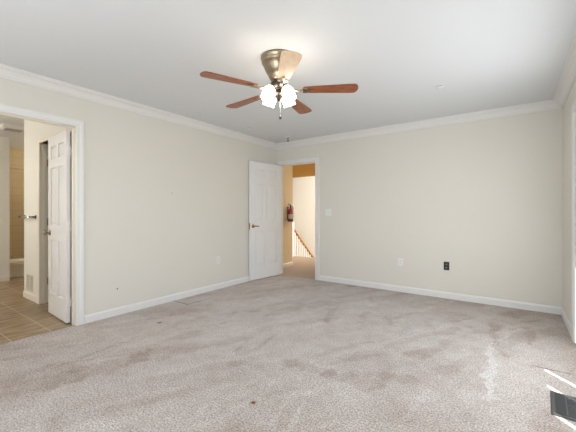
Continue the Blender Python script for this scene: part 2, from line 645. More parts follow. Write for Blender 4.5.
# windows of the rear wall
for k, (a, c) in enumerate(RW):
    wnd = thing('window_%d' % (k + 1), 'white double-hung window in the wall facing the far wall, %s' % ('beside the bathroom side' if k == 0 else 'beside the patio door'), 'window', ((a + c) / 2, BACK - .06, .85), kind='structure')
    w2 = (c - a) / 2
    m = MB()
    m.box(-w2, -w2 + .05, -.04, .04, 0, 1.3).box(w2 - .05, w2, -.04, .04, 0, 1.3).box(-w2, w2, -.04, .04, 0, .05).box(-w2, w2, -.04, .04, 1.25, 1.3).box(-w2, w2, -.03, .03, .63, .68)
    m.build('window_frame', M['trim'], wnd)
    MB().box(-w2 + .05, w2 - .05, -.004, .004, .05, 1.25).build('pane', M['glass'], wnd)
    m = MB()
    m.box(-w2 - .07, -w2, .06, .078, -.07, 1.37).box(w2, w2 + .07, .06, .078, -.07, 1.37).box(-w2, w2, .06, .078, 1.3, 1.37).box(-w2, w2, .06, .09, -.07, 0)
    m.build('window_casing', M['trim'], wnd)


# crown moulding, mitred at the four corners
CROWN = [(.0, -.092), (.012, -.092), (.012, -.078), (.020, -.074), (.030, -.056), (.046, -.036), (.066, -.024), (.074, -.022), (.074, -.010), (.088, -.010), (.088, 0), (0, 0)]


def run_trim(prof, a, c, inward, mitre_a, mitre_b, z0):
    """profile (out, up) swept from a to c, both on the wall; mitres shorten the moulding with its depth."""
    a, c, n = Vector((*a, 0)), Vector((*c, 0)), Vector((*inward, 0))
    d = (c - a).normalized()
    s0 = [tuple(a + n * o + d * (o if mitre_a else 0) + Vector((0, 0, z0 + u))) for o, u in prof]
    s1 = [tuple(c + n * o - d * (o if mitre_b else 0) + Vector((0, 0, z0 + u))) for o, u in prof]
    return MB().loft([s0, s1])


for nm, a, c, n, lb in (
        ('trim_1', (0, BACK), (0, 0), (1, 0), 'white crown moulding above the long cream wall by the bathroom doorway'),
        ('trim_2', (0, 0), (W, 0), (0, -1), 'white crown moulding above the far wall'),
        ('trim_3', (W, 0), (W, BACK), (-1, 0), 'white crown moulding above the patio door wall'),
        ('trim_4', (W, BACK), (0, BACK), (0, 1), 'white crown moulding above the rear windows')):
    struct(run_trim(CROWN, a, c, n, True, True, H).build(nm, M['trim']), lb, 'crown moulding')

BASE = [(0, 0), (.013, 0), (.013, .066), (.010, .073), (.006, .083), (0, .085)]
for nm, a, c, n, ma, mb, lb in (
        ('baseboard_left', (0, LJ1 + .075), (0, 0), (1, 0), False, True, 'white baseboard along the long wall beside the bathroom doorway'),
        ('baseboard_back', (BJ1 + .088, 0), (W, 0), (0, -1), False, True, 'white baseboard along the far wall'),
        ('baseboard_right', (W, 0), (W, RJ1 + .075), (-1, 0), True, False, 'short white baseboard between far wall and patio door'),
        ('baseboard_right', (W, RJ0 - .075), (W, BACK), (-1, 0), False, True, 'white baseboard on the rear side of the patio door'),
        ('baseboard_rear', (W, BACK), (0, BACK), (0, 1), True, True, 'white baseboard under the rear windows'),
        ('baseboard_left', (0, BACK), (0, LJ0 - .075), (1, 0), True, False, 'white baseboard on the rear side of the bathroom doorway')):
    struct(run_trim(BASE, a, c, n, ma, mb, 0).build(nm, M['trim']), lb, 'baseboard')


# door casings and jambs (trim of the openings)
def casing_profile(w):
    return [(0, 0), (0, .008), (w * .12, .014), (w * .45, .012), (w * .7, .018), (w * .96, .018), (w, .010), (w, 0)]


def casing_strip(m, p0, p1, side, out, w, m0, m1):
    """p0-p1 the inner edge of the opening; side = away from the opening; out = off the wall; m0/m1 mitre growth."""
    p0, p1, side, out = Vector(p0), Vector(p1), Vector(side), Vector(out)
    d = (p1 - p0).normalized()
    pr = casing_profile(w)
    m.loft([[tuple(p0 + side * s + out * t - d * (s * m0)) for s, t in pr], [tuple(p1 + side * s + out * t + d * (s * m1)) for s, t in pr]])


cw = .08
m = MB()
casing_strip(m, (0, LJ1, 0), (0, LJ1, LH), (0, 1, 0), (1, 0, 0), .072, 0, 1)
casing_strip(m, (0, LJ0, 0), (0, LJ0, LH), (0, -1, 0), (1, 0, 0), .072, 0, 1)
casing_strip(m, (0, LJ0, LH), (0, LJ1, LH), (0, 0, 1), (1, 0, 0), .072, 1, 1)
struct(m.build('trim_5', M['trim']), 'white casing around the bathroom doorway', 'door casing')
m = MB()
m.box(-WT - .004, .001, LJ1 - .0005, LJ1 + .012, 0, LH).box(-WT - .004, .001, LJ0 - .012, LJ0 + .0005, 0, LH).box(-WT - .004, .001, LJ0, LJ1, LH - .0005, LH + .012)
m.box(-.062, -.03, LJ1 - .011, LJ1, 0, LH).box(-.062, -.03, LJ0, LJ0 + .011, 0, LH).box(-.062, -.03, LJ0, LJ1, LH - .011, LH)
struct(m.build('trim_6', M['bathtrim']), 'cream jamb and stop inside the bathroom doorway', 'door jamb')
m = MB()
casing_strip(m, (BJ1, 0, 0), (BJ1, 0, BH), (1, 0, 0), (0, -1, 0), .085, 0, 1)
casing_strip(m, (BJ0, 0, 0), (BJ0, 0, BH), (-1, 0, 0), (0, -1, 0), .052, 0, 1)
casing_strip(m, (BJ0, 0, BH), (BJ1, 0, BH), (0, 0, 1), (0, -1, 0), .08, .64, 1)
struct(m.build('trim_7', M['trim']), 'white casing around the hall doorway', 'door casing')
m = MB()
m.box(BJ1 - .0005, BJ1 + .012, -.001, .124, 0, BH).box(BJ0 - .012, BJ0 + .0005, -.001, .124, 0, BH).box(BJ0, BJ1, -.001, .124, BH - .0005, BH + .012)
m.box(BJ1 - .011, BJ1, .04, .075, 0, BH).box(BJ0, BJ0 + .011, .04, .075, 0, BH).box(BJ0, BJ1, .04, .075, BH - .011, BH)
struct(m.build('trim_8', M['trim']), 'white jamb and stop inside the hall doorway', 'door jamb')
m = MB()
casing_strip(m, (W, RJ1, 0), (W, RJ1, RH), (0, 1, 0), (-1, 0, 0), .072, 0, 1)
casing_strip(m, (W, RJ0, 0), (W, RJ0, RH), (0, -1, 0), (-1, 0, 0), .072, 0, 1)
casing_strip(m, (W, RJ0, RH), (W, RJ1, RH), (0, 0, 1), (-1, 0, 0), .072, 1, 1)
struct(m.build('trim_9', M['trim']), 'white casing around the patio door', 'door casing')


# ------------------------------------------------------------------ six-panel doors
def six_panel(m, w, h, t):
    """slab from x = 0 (hinge) to w, z 0..h, y 0..t, six raised panels on both faces."""
    st, mid = .112 * w / .76, .10 * w / .76
    pw = (w - 2 * st - mid) / 2
    rows = [(.235, .845), (1.015, 1.665), (1.765, 1.915)]
    rows = [(a * h / 2.03, c * h / 2.03) for a, c in rows]
    core = .014
    m.box(.002, w - .002, core, t - core, .002, h - .002)
    m.box(0, st, 0, t, 0, h).box(w - st, w, 0, t, 0, h).box(st + pw, st + pw + mid, 0, t, 0, h)
    zs = [0] + [z for r in rows for z in r] + [h]
    for k in range(0, len(zs), 2):
        m.box(st, st + pw, 0, t, zs[k], zs[k + 1]).box(st + pw + mid, w - st, 0, t, zs[k], zs[k + 1])
    for z0, z1 in rows:
        for x0 in (st, st + pw + mid):
            x1 = x0 + pw
            for ya, yb, yc in ((core, .0005, 0), (t - core, t - .0005, t)):
                # ovolo slope round the recess, then the raised field
                for fr in ((x0, x0 + .012, z0, z1), (x1 - .012, x1, z0, z1)):
                    pass
                g = .012
                m.frustum(x0 + g, x1 - g, z0 + g, z1 - g, ya, ya + (yb - ya) * .7, .020)


def hinge_part(parent, x, y, z, axis, material, label=None):
    """butt hinge: a leaf on the door edge and a knuckle barrel."""
    m = MB()
    m.box(x - .0015, x + .0015, y, y + .030, z - .045, z + .045) if axis == 'x' else m.box(x, x + .03, y - .0015, y + .0015, z - .045, z + .045)
    kx, ky = (x + .003, y) if axis == 'x' else (x, y + .003)
    for k in range(5):
        m.lathe([(0, 0), (.0065, 0), (.0065, .0165), (0, .0165)], 12, Matrix.Translation((kx, ky, z - .045 + k * .018)))
    m.lathe([(0, 0), (.005, .002), (.004, .007), (0, .008)], 12, Matrix.Translation((kx, ky, z + .045)))
    o = m.build('hinge', material, parent)
    if label:
        o['label'] = label
    return o


def lever(parent, x, y, z, out, toward, material):
    """lever handle on a face whose outward normal is out (+1/-1 along y); toward = lever direction along x."""
    m = MB()
    rot = Matrix.Rotation(R(90) * (-out), 4, 'X')
    m.lathe([(0, 0), (.031, 0), (.031, .004), (.026, .009), (.012, .011), (.010, .045), (0, .045)], 24, Matrix.Translation((x, y, z)) @ rot)
    yy = y + out * .045
    m.tube([(x - toward * .012, yy, z), (x, yy, z), (x + toward * .04, yy, z + .002), (x + toward * .085, yy - out * .004, z - .004), (x + toward * .112, yy - out * .010, z - .002)], [.008, .0105, .009, .008, .006], 12)
    o = m.build('door_handle', material, parent)
    o['label'] = 'metal lever handle on a round rose'
    return o


def knob(parent, x, y, z, out, material):
    m = MB()
    rot = Matrix.Rotation(R(90) * (-out), 4, 'X')
    m.lathe([(0, 0), (.031, 0), (.030, .005), (.014, .010), (.011, .030), (.020, .036), (.027, .046), (.027, .056), (.018, .064), (0, .066)], 24, Matrix.Translation((x, y, z)) @ rot)
    o = m.build('door_knob', material, parent)
    o['label'] = 'round metal knob'
    return o


# bedroom door, folded back against the long wall
d1 = thing('door_1', 'white six-panel door swung open into the room against the long cream wall', 'door', (.100, -.024, .014), (0, 0, R(-90 - 6.3)), kind='structure')
m = MB()
six_panel(m, .755, 2.015, .035)
m.build('door_slab', M['door'], d1)
lever(d1, .695, .035, .915, 1, -1, M['brass'])
MB().lathe([(0, 0), (.031, 0), (.030, .004), (0, .006)], 24, Matrix.Translation((.695, 0, .915)) @ Matrix.Rotation(R(90), 4, 'X')).build('rose_plate', M['brass'], d1)
for z in (.20, 1.0, 1.80):
    hinge_part(d1, -.001, .002, z, 'x', M['brass'], 'brass butt hinge')
MB().box(.7535, .7565, .006, .029, .86, .97).build('latch_plate', M['brass'], d1)

# bathroom door, swung into the bathroom
d2 = thing('door_2', 'white six-panel door swung into the tiled bathroom, three pale hinges on its edge', 'door', (-.126, -3.369, .012), (0, 0, R(180 - 3.0)), kind='structure')
m = MB()
six_panel(m, .605, 2.015, .035)
m.build('door_slab', M['door'], d2)
knob(d2, .545, .035, .92, 1, M['nickel'])
knob(d2, .545, 0, .92, -1, M['nickel'])
for z in (.22, 1.01, 1.80):
    m = MB()
    m.box(-.003, 0, .004, .034, z - .048, z + .048, .0008)
    for k in range(5):
        m.lathe([(0, 0), (.007, 0), (.007, .0185), (0, .0185)], 12, Matrix.Translation((-.006, .001, z - .048 + k * .0195)))
    for dx, dz in ((.012, .03), (.026, .01), (.012, -.012), (.026, -.032)):
        m.lathe([(0, 0), (.0038, 0), (.003, .0012), (0, .0015)], 10, Matrix.Translation((-.003, dx, z + dz)) @ Matrix.Rotation(R(-90), 4, 'Y'))
    o = m.build('hinge', M['hinge'], d2)
    o['label'] = 'pale metal butt hinge'

# ------------------------------------------------------------------ patio door, blind and added sun-cutting eave
d3 = thing('door_3', 'white framed sliding glass patio door', 'door', (W + .13, (RJ0 + RJ1) / 2, 0), kind='structure')
hw = (RJ1 - RJ0) / 2
m = MB()
m.box(-.03, .03, -hw, -hw + .05, -.02, RH).box(-.03, .03, hw - .05, hw, -.02, RH).box(-.03, .03, -hw, hw, -.05, .0).box(-.03, .03, -hw, hw, RH - .05, RH)
m.build('door_frame', M['trim'], d3)
for s, dx in ((-1, -.012), (1, .012)):
    m = MB()
    y0, y1 = (-hw + .05, .03) if s < 0 else (-.03, hw - .05)
    m.box(dx - .011, dx + .011, y0, y0 + .06, .0, RH - .05).box(dx - .011, dx + .011, y1 - .06, y1, .0, RH - .05).box(dx - .011, dx + .011, y0, y1, .0, .10).box(dx - .011, dx + .011, y0, y1, RH - .12, RH - .05)
    sh = m.build('sash', M['trim'], d3)
    MB().box(dx - .003, dx + .003, y0 + .06, y1 - .06, .10, RH - .12).build('pane', M['glass'], sh)
struct(MB().box(W + .005, W + .16, RJ0, RJ1, -.06, .0).build('trim_10', M['trim']), 'white sill of the patio door', 'door sill')

M['slat'] = mat('blind_vinyl', srgb(238, 236, 230), .5, noise=(4, .01))
bl = thing('vertical_blind', 'white vertical blind of open slats hanging in the patio doorway', 'blind', (W + .052, (RJ0 + RJ1) / 2, 0))
MB().box(-.022, .022, -hw + .004, hw - .004, RH - .042, RH - .002, .003).build('head_rail', M['slat'], bl)
ymid = (RJ0 + RJ1) / 2
gaps = [-3.2, -2.98, -2.70, -2.345, -2.075, -.99]
slat_y = []
for g0, g1 in zip(gaps[1:], gaps[2:]):
    a_, b_ = g0 + .070, g1 - .070
    n_ = max(1, math.ceil((b_ - a_) / .088))
    slat_y += [a_ + (b_ - a_) * q / n_ for q in range(n_ + 1)]
for y in slat_y:
    y -= ymid
    yaw = R(random.uniform(-2, 2))
    m = MB()
    c_, s_ = math.cos(yaw), math.sin(yaw)
    pts = []
    for q in range(7):
        a = (q / 6 - .5) * .089
        pts.append((a, .005 * (1 - (2 * q / 6 - 1) ** 2)))
    outl = pts + [(a, b_ - .0012) for a, b_ in pts[::-1]]
    m.prism(outl, .02, RH - .045, 0, Matrix.Translation((0, y, 0)) @ Matrix.Rotation(yaw, 4, 'Z'))
    m.build('slat', M['slat'], bl)
struct(MB().box(W + .16, W + .71, -6.2, 1.2, 2.50, 2.62).build('sun_cut_eave', M['trim']), 'white eave added outside above the patio door to cut the sun', 'eave')  # unseen slab added to keep the sun streaks on the carpet short

# ------------------------------------------------------------------ bathroom
m = MB()
CX0, CX1, CY = -1.235, -.24, -3.30
m.box(-1.85, CX0, CY, CY + .10, 0, H).box(CX1, -WT, CY, CY + .10, 0, H).box(CX0, CX1, CY, CY + .10, 2.04, H).box(-1.85, -1.75, CY + .1, -1.4, 0, H)
struct(m.build('wall_closet', M['bathwall']), 'pale bathroom wall with towel bar, floor-level vent and inner doorway', 'wall')
m = MB()
m.box(-3.48, -3.36, -6.0, -3.10, 0, H)
struct(m.build('wall_vanity', M['bathwall']), 'pale wall end beside the bathtub alcove', 'wall')
m = MB()
m.box(-4.5, -4.38, -3.3, -1.4, 0, H).box(-4.5, -.0 - WT, -1.52, -1.40, 0, H).box(-4.5, -3.48, -3.22, -3.10, 0, H)
struct(m.build('wall_bathtub', M['walltile']), 'tan tiled walls around the bathtub', 'wall')
struct(MB().box(-3.6, 0 - WT, -6.1, -5.98, 0, H).build('wall_bathroom', M['bathwall']), 'pale wall closing the bathroom', 'wall')
struct(MB().box(-4.6, -WT, -6.1, -1.4, H, H + .1).build('ceiling_bathroom', M['ceiling']), 'white bathroom ceiling', 'ceiling')
m = MB()
casing_strip(m, (CX0, CY, 0), (CX0, CY, 2.04), (-1, 0, 0), (0, -1, 0), .062, 0, 1)
casing_strip(m, (CX1, CY, 0), (CX1, CY, 2.04), (1, 0, 0), (0, -1, 0), .062, 0, 1)
casing_strip(m, (CX0, CY, 2.04), (CX1, CY, 2.04), (0, 0, 1), (0, -1, 0), .062, 1, 1)
struct(m.build('trim_11', M['bathtrim']), 'cream casing of the inner doorway in the bathroom', 'door casing')
m = MB()
m.box(CX0 - .012, CX0 + .0005, CY - .001, CY + .104, 0, 2.04).box(CX1 - .0005, CX1 + .012, CY - .001, CY + .104, 0, 2.04).box(CX0, CX1, CY - .001, CY + .104, 2.04, 2.052)
m.box(CX0, CX0 + .011, CY + .03, CY + .062, 0, 2.04)
struct(m.build('trim_12', M['bathtrim']), 'cream jamb of the inner doorway in the bathroom', 'door jamb')
for nm, a, c, n, ma, mb, lb in (
        ('baseboard_closet', (-1.85, CY), (CX0 - .062, CY), (0, -1), False, False, 'cream baseboard under the floor-level vent in the bathroom'),
        ('baseboard_vanity', (-3.36, -6.0), (-3.36, -3.10), (1, 0), False, False, 'cream baseboard of the wall end beside the bathtub')):
    struct(run_trim(BASE, a, c, n, ma, mb, 0).build(nm, M['bathtrim']), lb, 'baseboard')

d4 = thing('door_4', 'cream inner door opened away inside the bathroom, brass hinges on its jamb', 'door', (CX0 + .004, CY + .108, .012), (0, 0, R(86)), kind='structure')
m = MB()
six_panel(m, .70, 2.01, .035)
m.build('door_slab', M['bathtrim'], d4).location = (0, -.040, 0)
for z in (.27, 1.03, 1.79):
    m = MB()
    m.box(-.034, -.002, -.006, -.002, z - .045, z + .045)
    for k in range(5):
        m.lathe([(0, 0), (.0065, 0), (.0065, .0165), (0, .0165)], 12, Matrix.Translation((-.001, -.008, z - .045 + k * .018)))
    m.build('hinge', M['brass'], d4)['label'] = 'brass butt hinge'

tb = thing('towel_bar', 'chrome towel bar on the pale bathroom wall beyond the doorway', 'towel bar', (-1.60, CY, 1.105))
MB().tube([(-.235, -.060, 0), (.235, -.060, 0)], .009, 14).build('bar', M['chrome'], tb)
for x in (-.21, .21):
    m = MB()
    m.lathe([(0, 0), (.024, 0), (.024, .006), (.012, .012), (.010, .044), (.013, .050), (.013, .070), (0, .073)], 20, Matrix.Translation((x, 0, 0)) @ Matrix.Rotation(R(90), 4, 'X'))
    m.build('post', M['darknickel'], tb)['label'] = 'dark metal post'

vt = thing('wall_vent', 'louvred return vent low on the pale bathroom wall above its baseboard', 'vent', (-1.615, CY, .228))
m = MB()
m.box(-.125, -.105, -.008, 0, -.105, .105, .002).box(.105, .125, -.008, 0, -.105, .105, .002).box(-.105, .105, -.008, 0, -.105, -.085, .002).box(-.105, .105, -.008, 0, .085, .105, .002).box(-.006, .006, -.008, 0, -.085, .085)
m.build('frame', M['ventgrey'], vt)
MB().box(-.105, .105, -.002, -.0005, -.085, .085).build('duct_opening', M['slot'], vt)
for k in range(9):
    z = -.075 + k * .01875
    m = MB()
    m.box(-.105, .105, -.007, .007, -.001, .001, 0, Matrix.Translation((0, -.0065, z)) @ Matrix.Rotation(R(38), 4, 'X'))
    m.build('louver', M['ventgrey'], vt)

cv = thing('exhaust_fan_grille', 'white square fan grille on the bathroom ceiling', 'exhaust fan', (-2.45, -3.27, H))
m = MB()
m.loft([[(-.16, -.16, 0), (.16, -.16, 0), (.16, .16, 0), (-.16, .16, 0)], [(-.15, -.15, -.03), (.15, -.15, -.03), (.15, .15, -.03), (-.15, .15, -.03)], [(-.11, -.11, -.045), (.11, -.11, -.045), (.11, .11, -.045), (-.11, .11, -.045)]])
m.build('cover', M['plate'], cv)
for k in range(8):
    y = -.09 + k * .0257
    MB().box(-.10, .10, y - .004, y + .004, -.0475, -.0452).build('slot', M['slot'], cv)

bt = thing('bathtub', 'cream bathtub in the tan tiled alcove beyond the bathroom doorway', 'bathtub', (-3.97, -2.33, 0))
m = MB()


def rrect(hx, hy, r, z, n=6):
    p = []
    for cx_, cy_, a0 in ((hx - r, hy - r, 0), (-hx + r, hy - r, 90), (-hx + r, -hy + r, 180), (hx - r, -hy + r, 270)):
        for k in range(n + 1):
            a = R(a0 + 90 * k / n)
            p.append((cx_ + r * math.cos(a), cy_ + r * math.sin(a), z))
    return p


t = bmesh.new()
rings = [[t.verts.new(q) for q in rr] for rr in (
    rrect(.395, .76, .02, 0), rrect(.395, .76, .02, .06), rrect(.380, .755, .02, .10), rrect(.380, .755, .02, .20), rrect(.400, .765, .03, .225), rrect(.400, .765, .03, .25),
    rrect(.33, .69, .12, .25), rrect(.30, .65, .14, .20), rrect(.26, .56, .14, .08), rrect(.18, .46, .12, .06))]
for a, c in zip(rings, rings[1:]):
    n = len(a)
    for k in range(n):
        t.faces.new((a[k], a[(k + 1) % n], c[(k + 1) % n], c[k])).smooth = True
t.faces.new(rings[-1])
bmesh.ops.recalc_face_normals(t, faces=t.faces[:])
m._add(t)
m.build('tub_shell', M['tub'], bt)
m = MB().lathe([(0, 0), (.03, 0), (.03, .004), (0, .006)], 20, Matrix.Translation((0, -.36, .062)))
m.build('drain', M['chrome'], bt)

sr = thing('shower_rod', 'metal shower rod across the tiled bathtub alcove', 'shower rod', (-3.60, -2.31, 1.945))
MB().tube([(0, -.785, 0), (0, .785, 0)], .0125, 14).build('rod', M['chrome'], sr)
for s in (-1, 1):
    MB().lathe([(0, 0), (.032, 0), (.030, .008), (.018, .02), (0, .02)], 20, Matrix.Translation((0, s * .79, 0)) @ Matrix.Rotation(R(90) * s, 4, 'X')).build('flange', M['chrome'], sr)

# ------------------------------------------------------------------ hall and stairwell
m = MB()
m.box(-.42, -.30, .12, .975, 0, H).box(-2.6, -.42, .855, .975, 0, H)
struct(m.build('wall_hall', M['hallwall']), 'tan hall wall with the fire extinguisher', 'wall')
struct(MB().box(1.25, 1.37, .12, 6.0, -2.7, H).build('wall_hall_far', M['hallwall']), 'tan hall wall behind the far wall', 'wall')
struct(MB().box(-2.6, 1.25, 2.25, 2.37, 2.10, H).build('wall_header', M['gold']), 'golden brown header above the stair opening', 'header')
struct(MB().box(-5.2, 1.37, 4.9, 5.02, -2.7, H).build('wall_stairwell', M['white']), 'bright off-white stairwell wall', 'wall')
struct(MB().box(-5.2, -5.08, .9, 4.9, -2.7, H).build('wall_foyer', M['white']), 'off-white wall at the end of the stairwell', 'wall')
struct(MB().box(-5.2, -2.6, .855, .975, -2.7, H).build('wall_landing', M['white']), 'off-white wall beside the landing', 'wall')
struct(MB().box(-2.6, 1.25, 2.13, 2.25, -2.7, -.1).build('wall_stair_face', M['white']), 'off-white wall under the edge of the hall floor', 'wall')
struct(MB().box(-5.2, 1.37, .12, 5.02, H, H + .1).build('ceiling_hall', M['ceiling']), 'white hall ceiling', 'ceiling')
struct(MB().box(-5.2, 1.37, .9, 5.02, -2.8, -2.7).build('floor_foyer', M['hallcarpet']), 'carpet at the foot of the stairs', 'floor')
struct(run_trim(BASE, (-.30, .12), (-.30, .975), (1, 0), False, False, 0).build('baseboard_hall', M['bathtrim']), 'cream baseboard under the fire extinguisher', 'baseboard')
m = MB()
for k in range(10):
    m.box(-1.10, 1.25, 2.25 + .228 * k, 2.25 + .228 * (k + 1), -2.7, -.2 * (k + 1))
struct(m.build('floor_stairs', M['hallcarpet']), 'carpeted stairs going down from the hall', 'stairs')
struct(MB().loft([[(-1.18, 2.25, -.35), (-1.10, 2.25, -.35), (-1.10, 2.25, .02), (-1.18, 2.25, .02)], [(-1.18, 4.6, -2.41), (-1.10, 4.6, -2.41), (-1.10, 4.6, -2.04), (-1.18, 4.6, -2.04)]]).build('trim_13', M['trim']), 'white stringer beside the stairs', 'stringer')

sl = -.877
rl = thing('stair_railing', 'oak handrail over white balusters going down beyond the hall doorway', 'railing', (-1.14, 2.23, 0))
m = MB()
pr = [(-.03, -.040), (.03, -.040), (.036, .0), (.03, .025), (.014, .040), (-.014, .040), (-.03, .025), (-.036, 0)]
m.loft([[(x, -.02, .735 + z) for x, z in pr], [(x, 2.3, .735 + sl * 2.32 + z) for x, z in pr]])
m.build('handrail', M['oak'], rl)['label'] = 'sloping oak handrail'
for k in range(20):
    y = .07 + k * .11
    MB().box(-.015, .015, y - .015, y + .015, .02 + sl * y + .0, .722 + sl * (y + .02)).build('baluster', M['trim'], rl)
MB().box(-.04, .04, -.10, -.022, 0, .90, .004).lathe([(0, .90), (.05, .90), (.05, .92), (.025, .93), (.045, .965), (.03, 1.0), (0, 1.005)], 20, Matrix.Translation((0, -.061, 0))).build('newel_post', M['trim'], rl)

fx = thing('fire_extinguisher', 'red fire extinguisher hung on the tan hall wall', 'fire extinguisher', (-.30, .80, .965))
m = MB().lathe([(0, .0), (.045, 0), (.056, .012), (.058, .03), (.058, .235), (.052, .262), (.035, .283), (.02, .292), (.018, .305), (0, .305)], 28, Matrix.Translation((.075, 0, 0)))
m.build('cylinder', M['red'], fx)
m = MB().lathe([(.0584, .055), (.0590, .055), (.0590, .155), (.0584, .155)], 28, Matrix.Translation((.075, 0, 0)))
m.build('paper_label', M['label'], fx)['label'] = 'pale instruction label'
m = MB().lathe([(.0583, .0), (.0588, .0), (.0588, .014), (.0583, .016)], 28, Matrix.Translation((.075, 0, .004)))
m.build('base_band', M['black'], fx)
m = MB().lathe([(0, .300), (.022, .300), (.022, .335), (.014, .345), (0, .345)], 18, Matrix.Translation((.075, 0, 0)))
m.box(.060, .090, -.075, .02, .345, .356, .002).tube([(.075, .01, .352), (.075, -.04, .372), (.075, -.105, .378)], .007, 10)
m.build('valve_lever', M['black'], fx)['label'] = 'black squeeze lever and valve'
MB().lathe([(0, 0), (.016, 0), (.016, .012), (0, .013)], 18, Matrix.Translation((.095, .0, .325)) @ Matrix.Rotation(R(90), 4, 'Y')).build('gauge', M['chrome'], fx)
MB().tube([(.075, .02, .325), (.078, .055, .330), (.080, .082, .29), (.082, .083, .20), (.082, .077, .10), (.082, .073, .05)], [.008, .008, .009, .010, .010, .012], 12).build('hose', M['black'], fx)
MB().box(0, .012, -.02, .02, .02, .32, .002).box(.0, .075, -.012, .012, .296, .302).build('bracket', M['black'], fx)

# ------------------------------------------------------------------ ceiling fan
FX, FY = 2.085, -2.662
fan = thing('ceiling_fan', 'ceiling fan with five walnut blades, one with glare painted pale, and four lit glass shades', 'ceiling fan', (FX, FY, H), (0, 0, R(35.574)))
m = MB().lathe([(.130, 0), (.148, 0), (.150, -.012), (.144, -.026), (.140, -.032), (.142, -.044), (.136, -.056), (.128, -.062), (.118, -.090), (.102, -.124), (.090, -.142), (.084, -.146), (.084, -.156), (.074, -.176), (.062, -.192), (.04, -.200), (0, -.200)], 48)
m.build('motor_housing', M['nickel'], fan)['label'] = 'tapered brushed metal motor housing'
m = MB().lathe([(0, -.198), (.054, -.198), (.070, -.212), (.076, -.236), (.072, -.256), (.05, -.266), (0, -.266)], 40)
m.build('rotor', M['darknickel'], fan)
ZB = -.268
for k in range(5):
    a = R((-4.5, 65.8, 138.5, 210.5, 279.5)[k])
    r0 = .235 if k == 4 else .20
    rotm = Matrix.Rotation(a, 4, 'Z')
    pitch = Matrix.Rotation(R(-7), 4, 'X')
    # blade: rounded plank from r = .20 to r = .645
    outl = []
    for x, w in ((r0, .034), (r0 + .012, .043), (r0 + .07, .050), (.45, .061), (.58, .068), (.615, .067)):
        outl.append((x, -w))
    for q in range(9):
        th = -90 + 180 * q / 8
        outl.append((.615 + .032 * math.cos(R(th)), .067 * math.sin(R(th))))
    for x, w in ((.58, .068), (.45, .061), (r0 + .07, .050), (r0 + .012, .043), (r0, .034)):
        outl.append((x, w))
    bl_m = MB().prism(outl, -.004, .004, .0015, pitch)
    bo = bl_m.build('blade', M['glareblade'] if k == 4 else M['blade'], fan)
    bo['label'] = 'fan blade with glare painted in pale peach' if k == 4 else 'reddish walnut fan blade'
    bo.location = (0, 0, ZB)
    bo.rotation_euler = (0, 0, a)
    m = MB()
    # iron: a neck from the rotor that spreads to a three-lobed pad under the blade
    m.tube([(.085, 0, .014), (.12, 0, .004), (.16, 0, -.010), (.20, 0, -.010)], [.012, .010, .009, .010], 10)
    pad = [(.185, -.012), (.205, -.036), (.232, -.040), (.246, -.028), (.250, -.012), (.285, -.010), (.292, 0), (.285, .010), (.250, .012), (.246, .028), (.232, .040), (.205, .036), (.185, .012)]
    m.prism(pad, -.011, -.0055, .001, pitch)
    for sx, sy in ((.230, -.024), (.230, .024), (.272, 0)):
        m.lathe([(.005, 0), (.005, -.0015), (.003, -.003), (0, -.0032)], 10, pitch @ Matrix.Translation((sx, sy, -.011)))
    bi = m.build('blade_iron', M['nickel'], bo)
# light kit
m = MB().lathe([(0, -.264), (.040, -.264), (.044, -.272), (.042, -.288), (.050, -.294), (.050, -.308), (.038, -.322), (.020, -.336), (.012, -.352), (0, -.355)], 32)
m.build('light_fitter', M['darknickel'], fan)
for k in range(4):
    a = R(45 + 90 * k)
    arm = MB().tube([(.04, 0, -.298), (.060, 0, -.300), (.072, 0, -.290), (.078, 0, -.272)], [.009, .008, .008, .010], 12).build('lamp_arm', M['darknickel'], fan)
    arm.rotation_euler = (0, 0, a)
    tilt = Matrix.Translation((.080, 0, -.252)) @ Matrix.Rotation(R(-24), 4, 'Y') @ Matrix.Scale(.90, 4)
    MB().lathe([(0, .004), (.022, .004), (.026, 0), (.026, -.018), (.022, -.022), (0, -.022)], 24, tilt).build('socket_cup', M['nickel'], arm)
    # tulip shade with a scalloped rim
    t = bmesh.new()
    seg = 40
    prof = [(.020, -.012), (.034, -.022), (.048, -.042), (.056, -.066), (.058, -.088), (.055, -.108), (.053, -.122), (.057, -.136)]
    rings = []
    for i, (r, z) in enumerate(prof):
        fr = i / (len(prof) - 1)
        rings.append([t.verts.new(((r * (1 + .03 * fr * math.cos(6 * 2 * PI * q / seg))) * math.cos(2 * PI * q / seg), (r * (1 + .03 * fr * math.cos(6 * 2 * PI * q / seg))) * math.sin(2 * PI * q / seg), z + (.003 * math.cos(6 * 2 * PI * q / seg) if i == len(prof) - 1 else 0))) for q in range(seg)])
    for r0, r1 in zip(rings, rings[1:]):
        for q in range(seg):
            t.faces.new((r0[q], r0[(q + 1) % seg], r1[(q + 1) % seg], r1[q])).smooth = True
    bmesh.ops.solidify(t, geom=t.faces[:], thickness=.003)
    bmesh.ops.recalc_face_normals(t, faces=t.faces[:])
    mm = MB()
    mm._add(t, tilt)
    so = mm.build('lamp_shade', M['lit'], arm)
    so['label'] = 'lit white glass tulip shade'
    mb = MB().lathe([(0, -.02), (.012, -.02), (.014, -.04), (.026, -.065), (.028, -.082), (.02, -.100), (0, -.106)], 20, tilt)
    mb.build('bulb', M['lit'], arm)
ch = MB().tube([(.012, .0, -.350), (.0125, .0, -.470)], .0026, 8)
for k in range(16):
    ch.lathe([(0, .0026), (.0036, 0), (0, -.0036)], 8, Matrix.Translation((.0125, 0, -.352 - k * .0073)))
co = ch.build('pull_chain', M['chrome'], fan)
MB().lathe([(0, 0), (.003, 0), (.005, -.006), (.010, -.020), (.011, -.030), (.007, -.037), (0, -.039)], 16, Matrix.Translation((.0125, 0, -.468))).build('chain_pull', M['darknickel'], co)

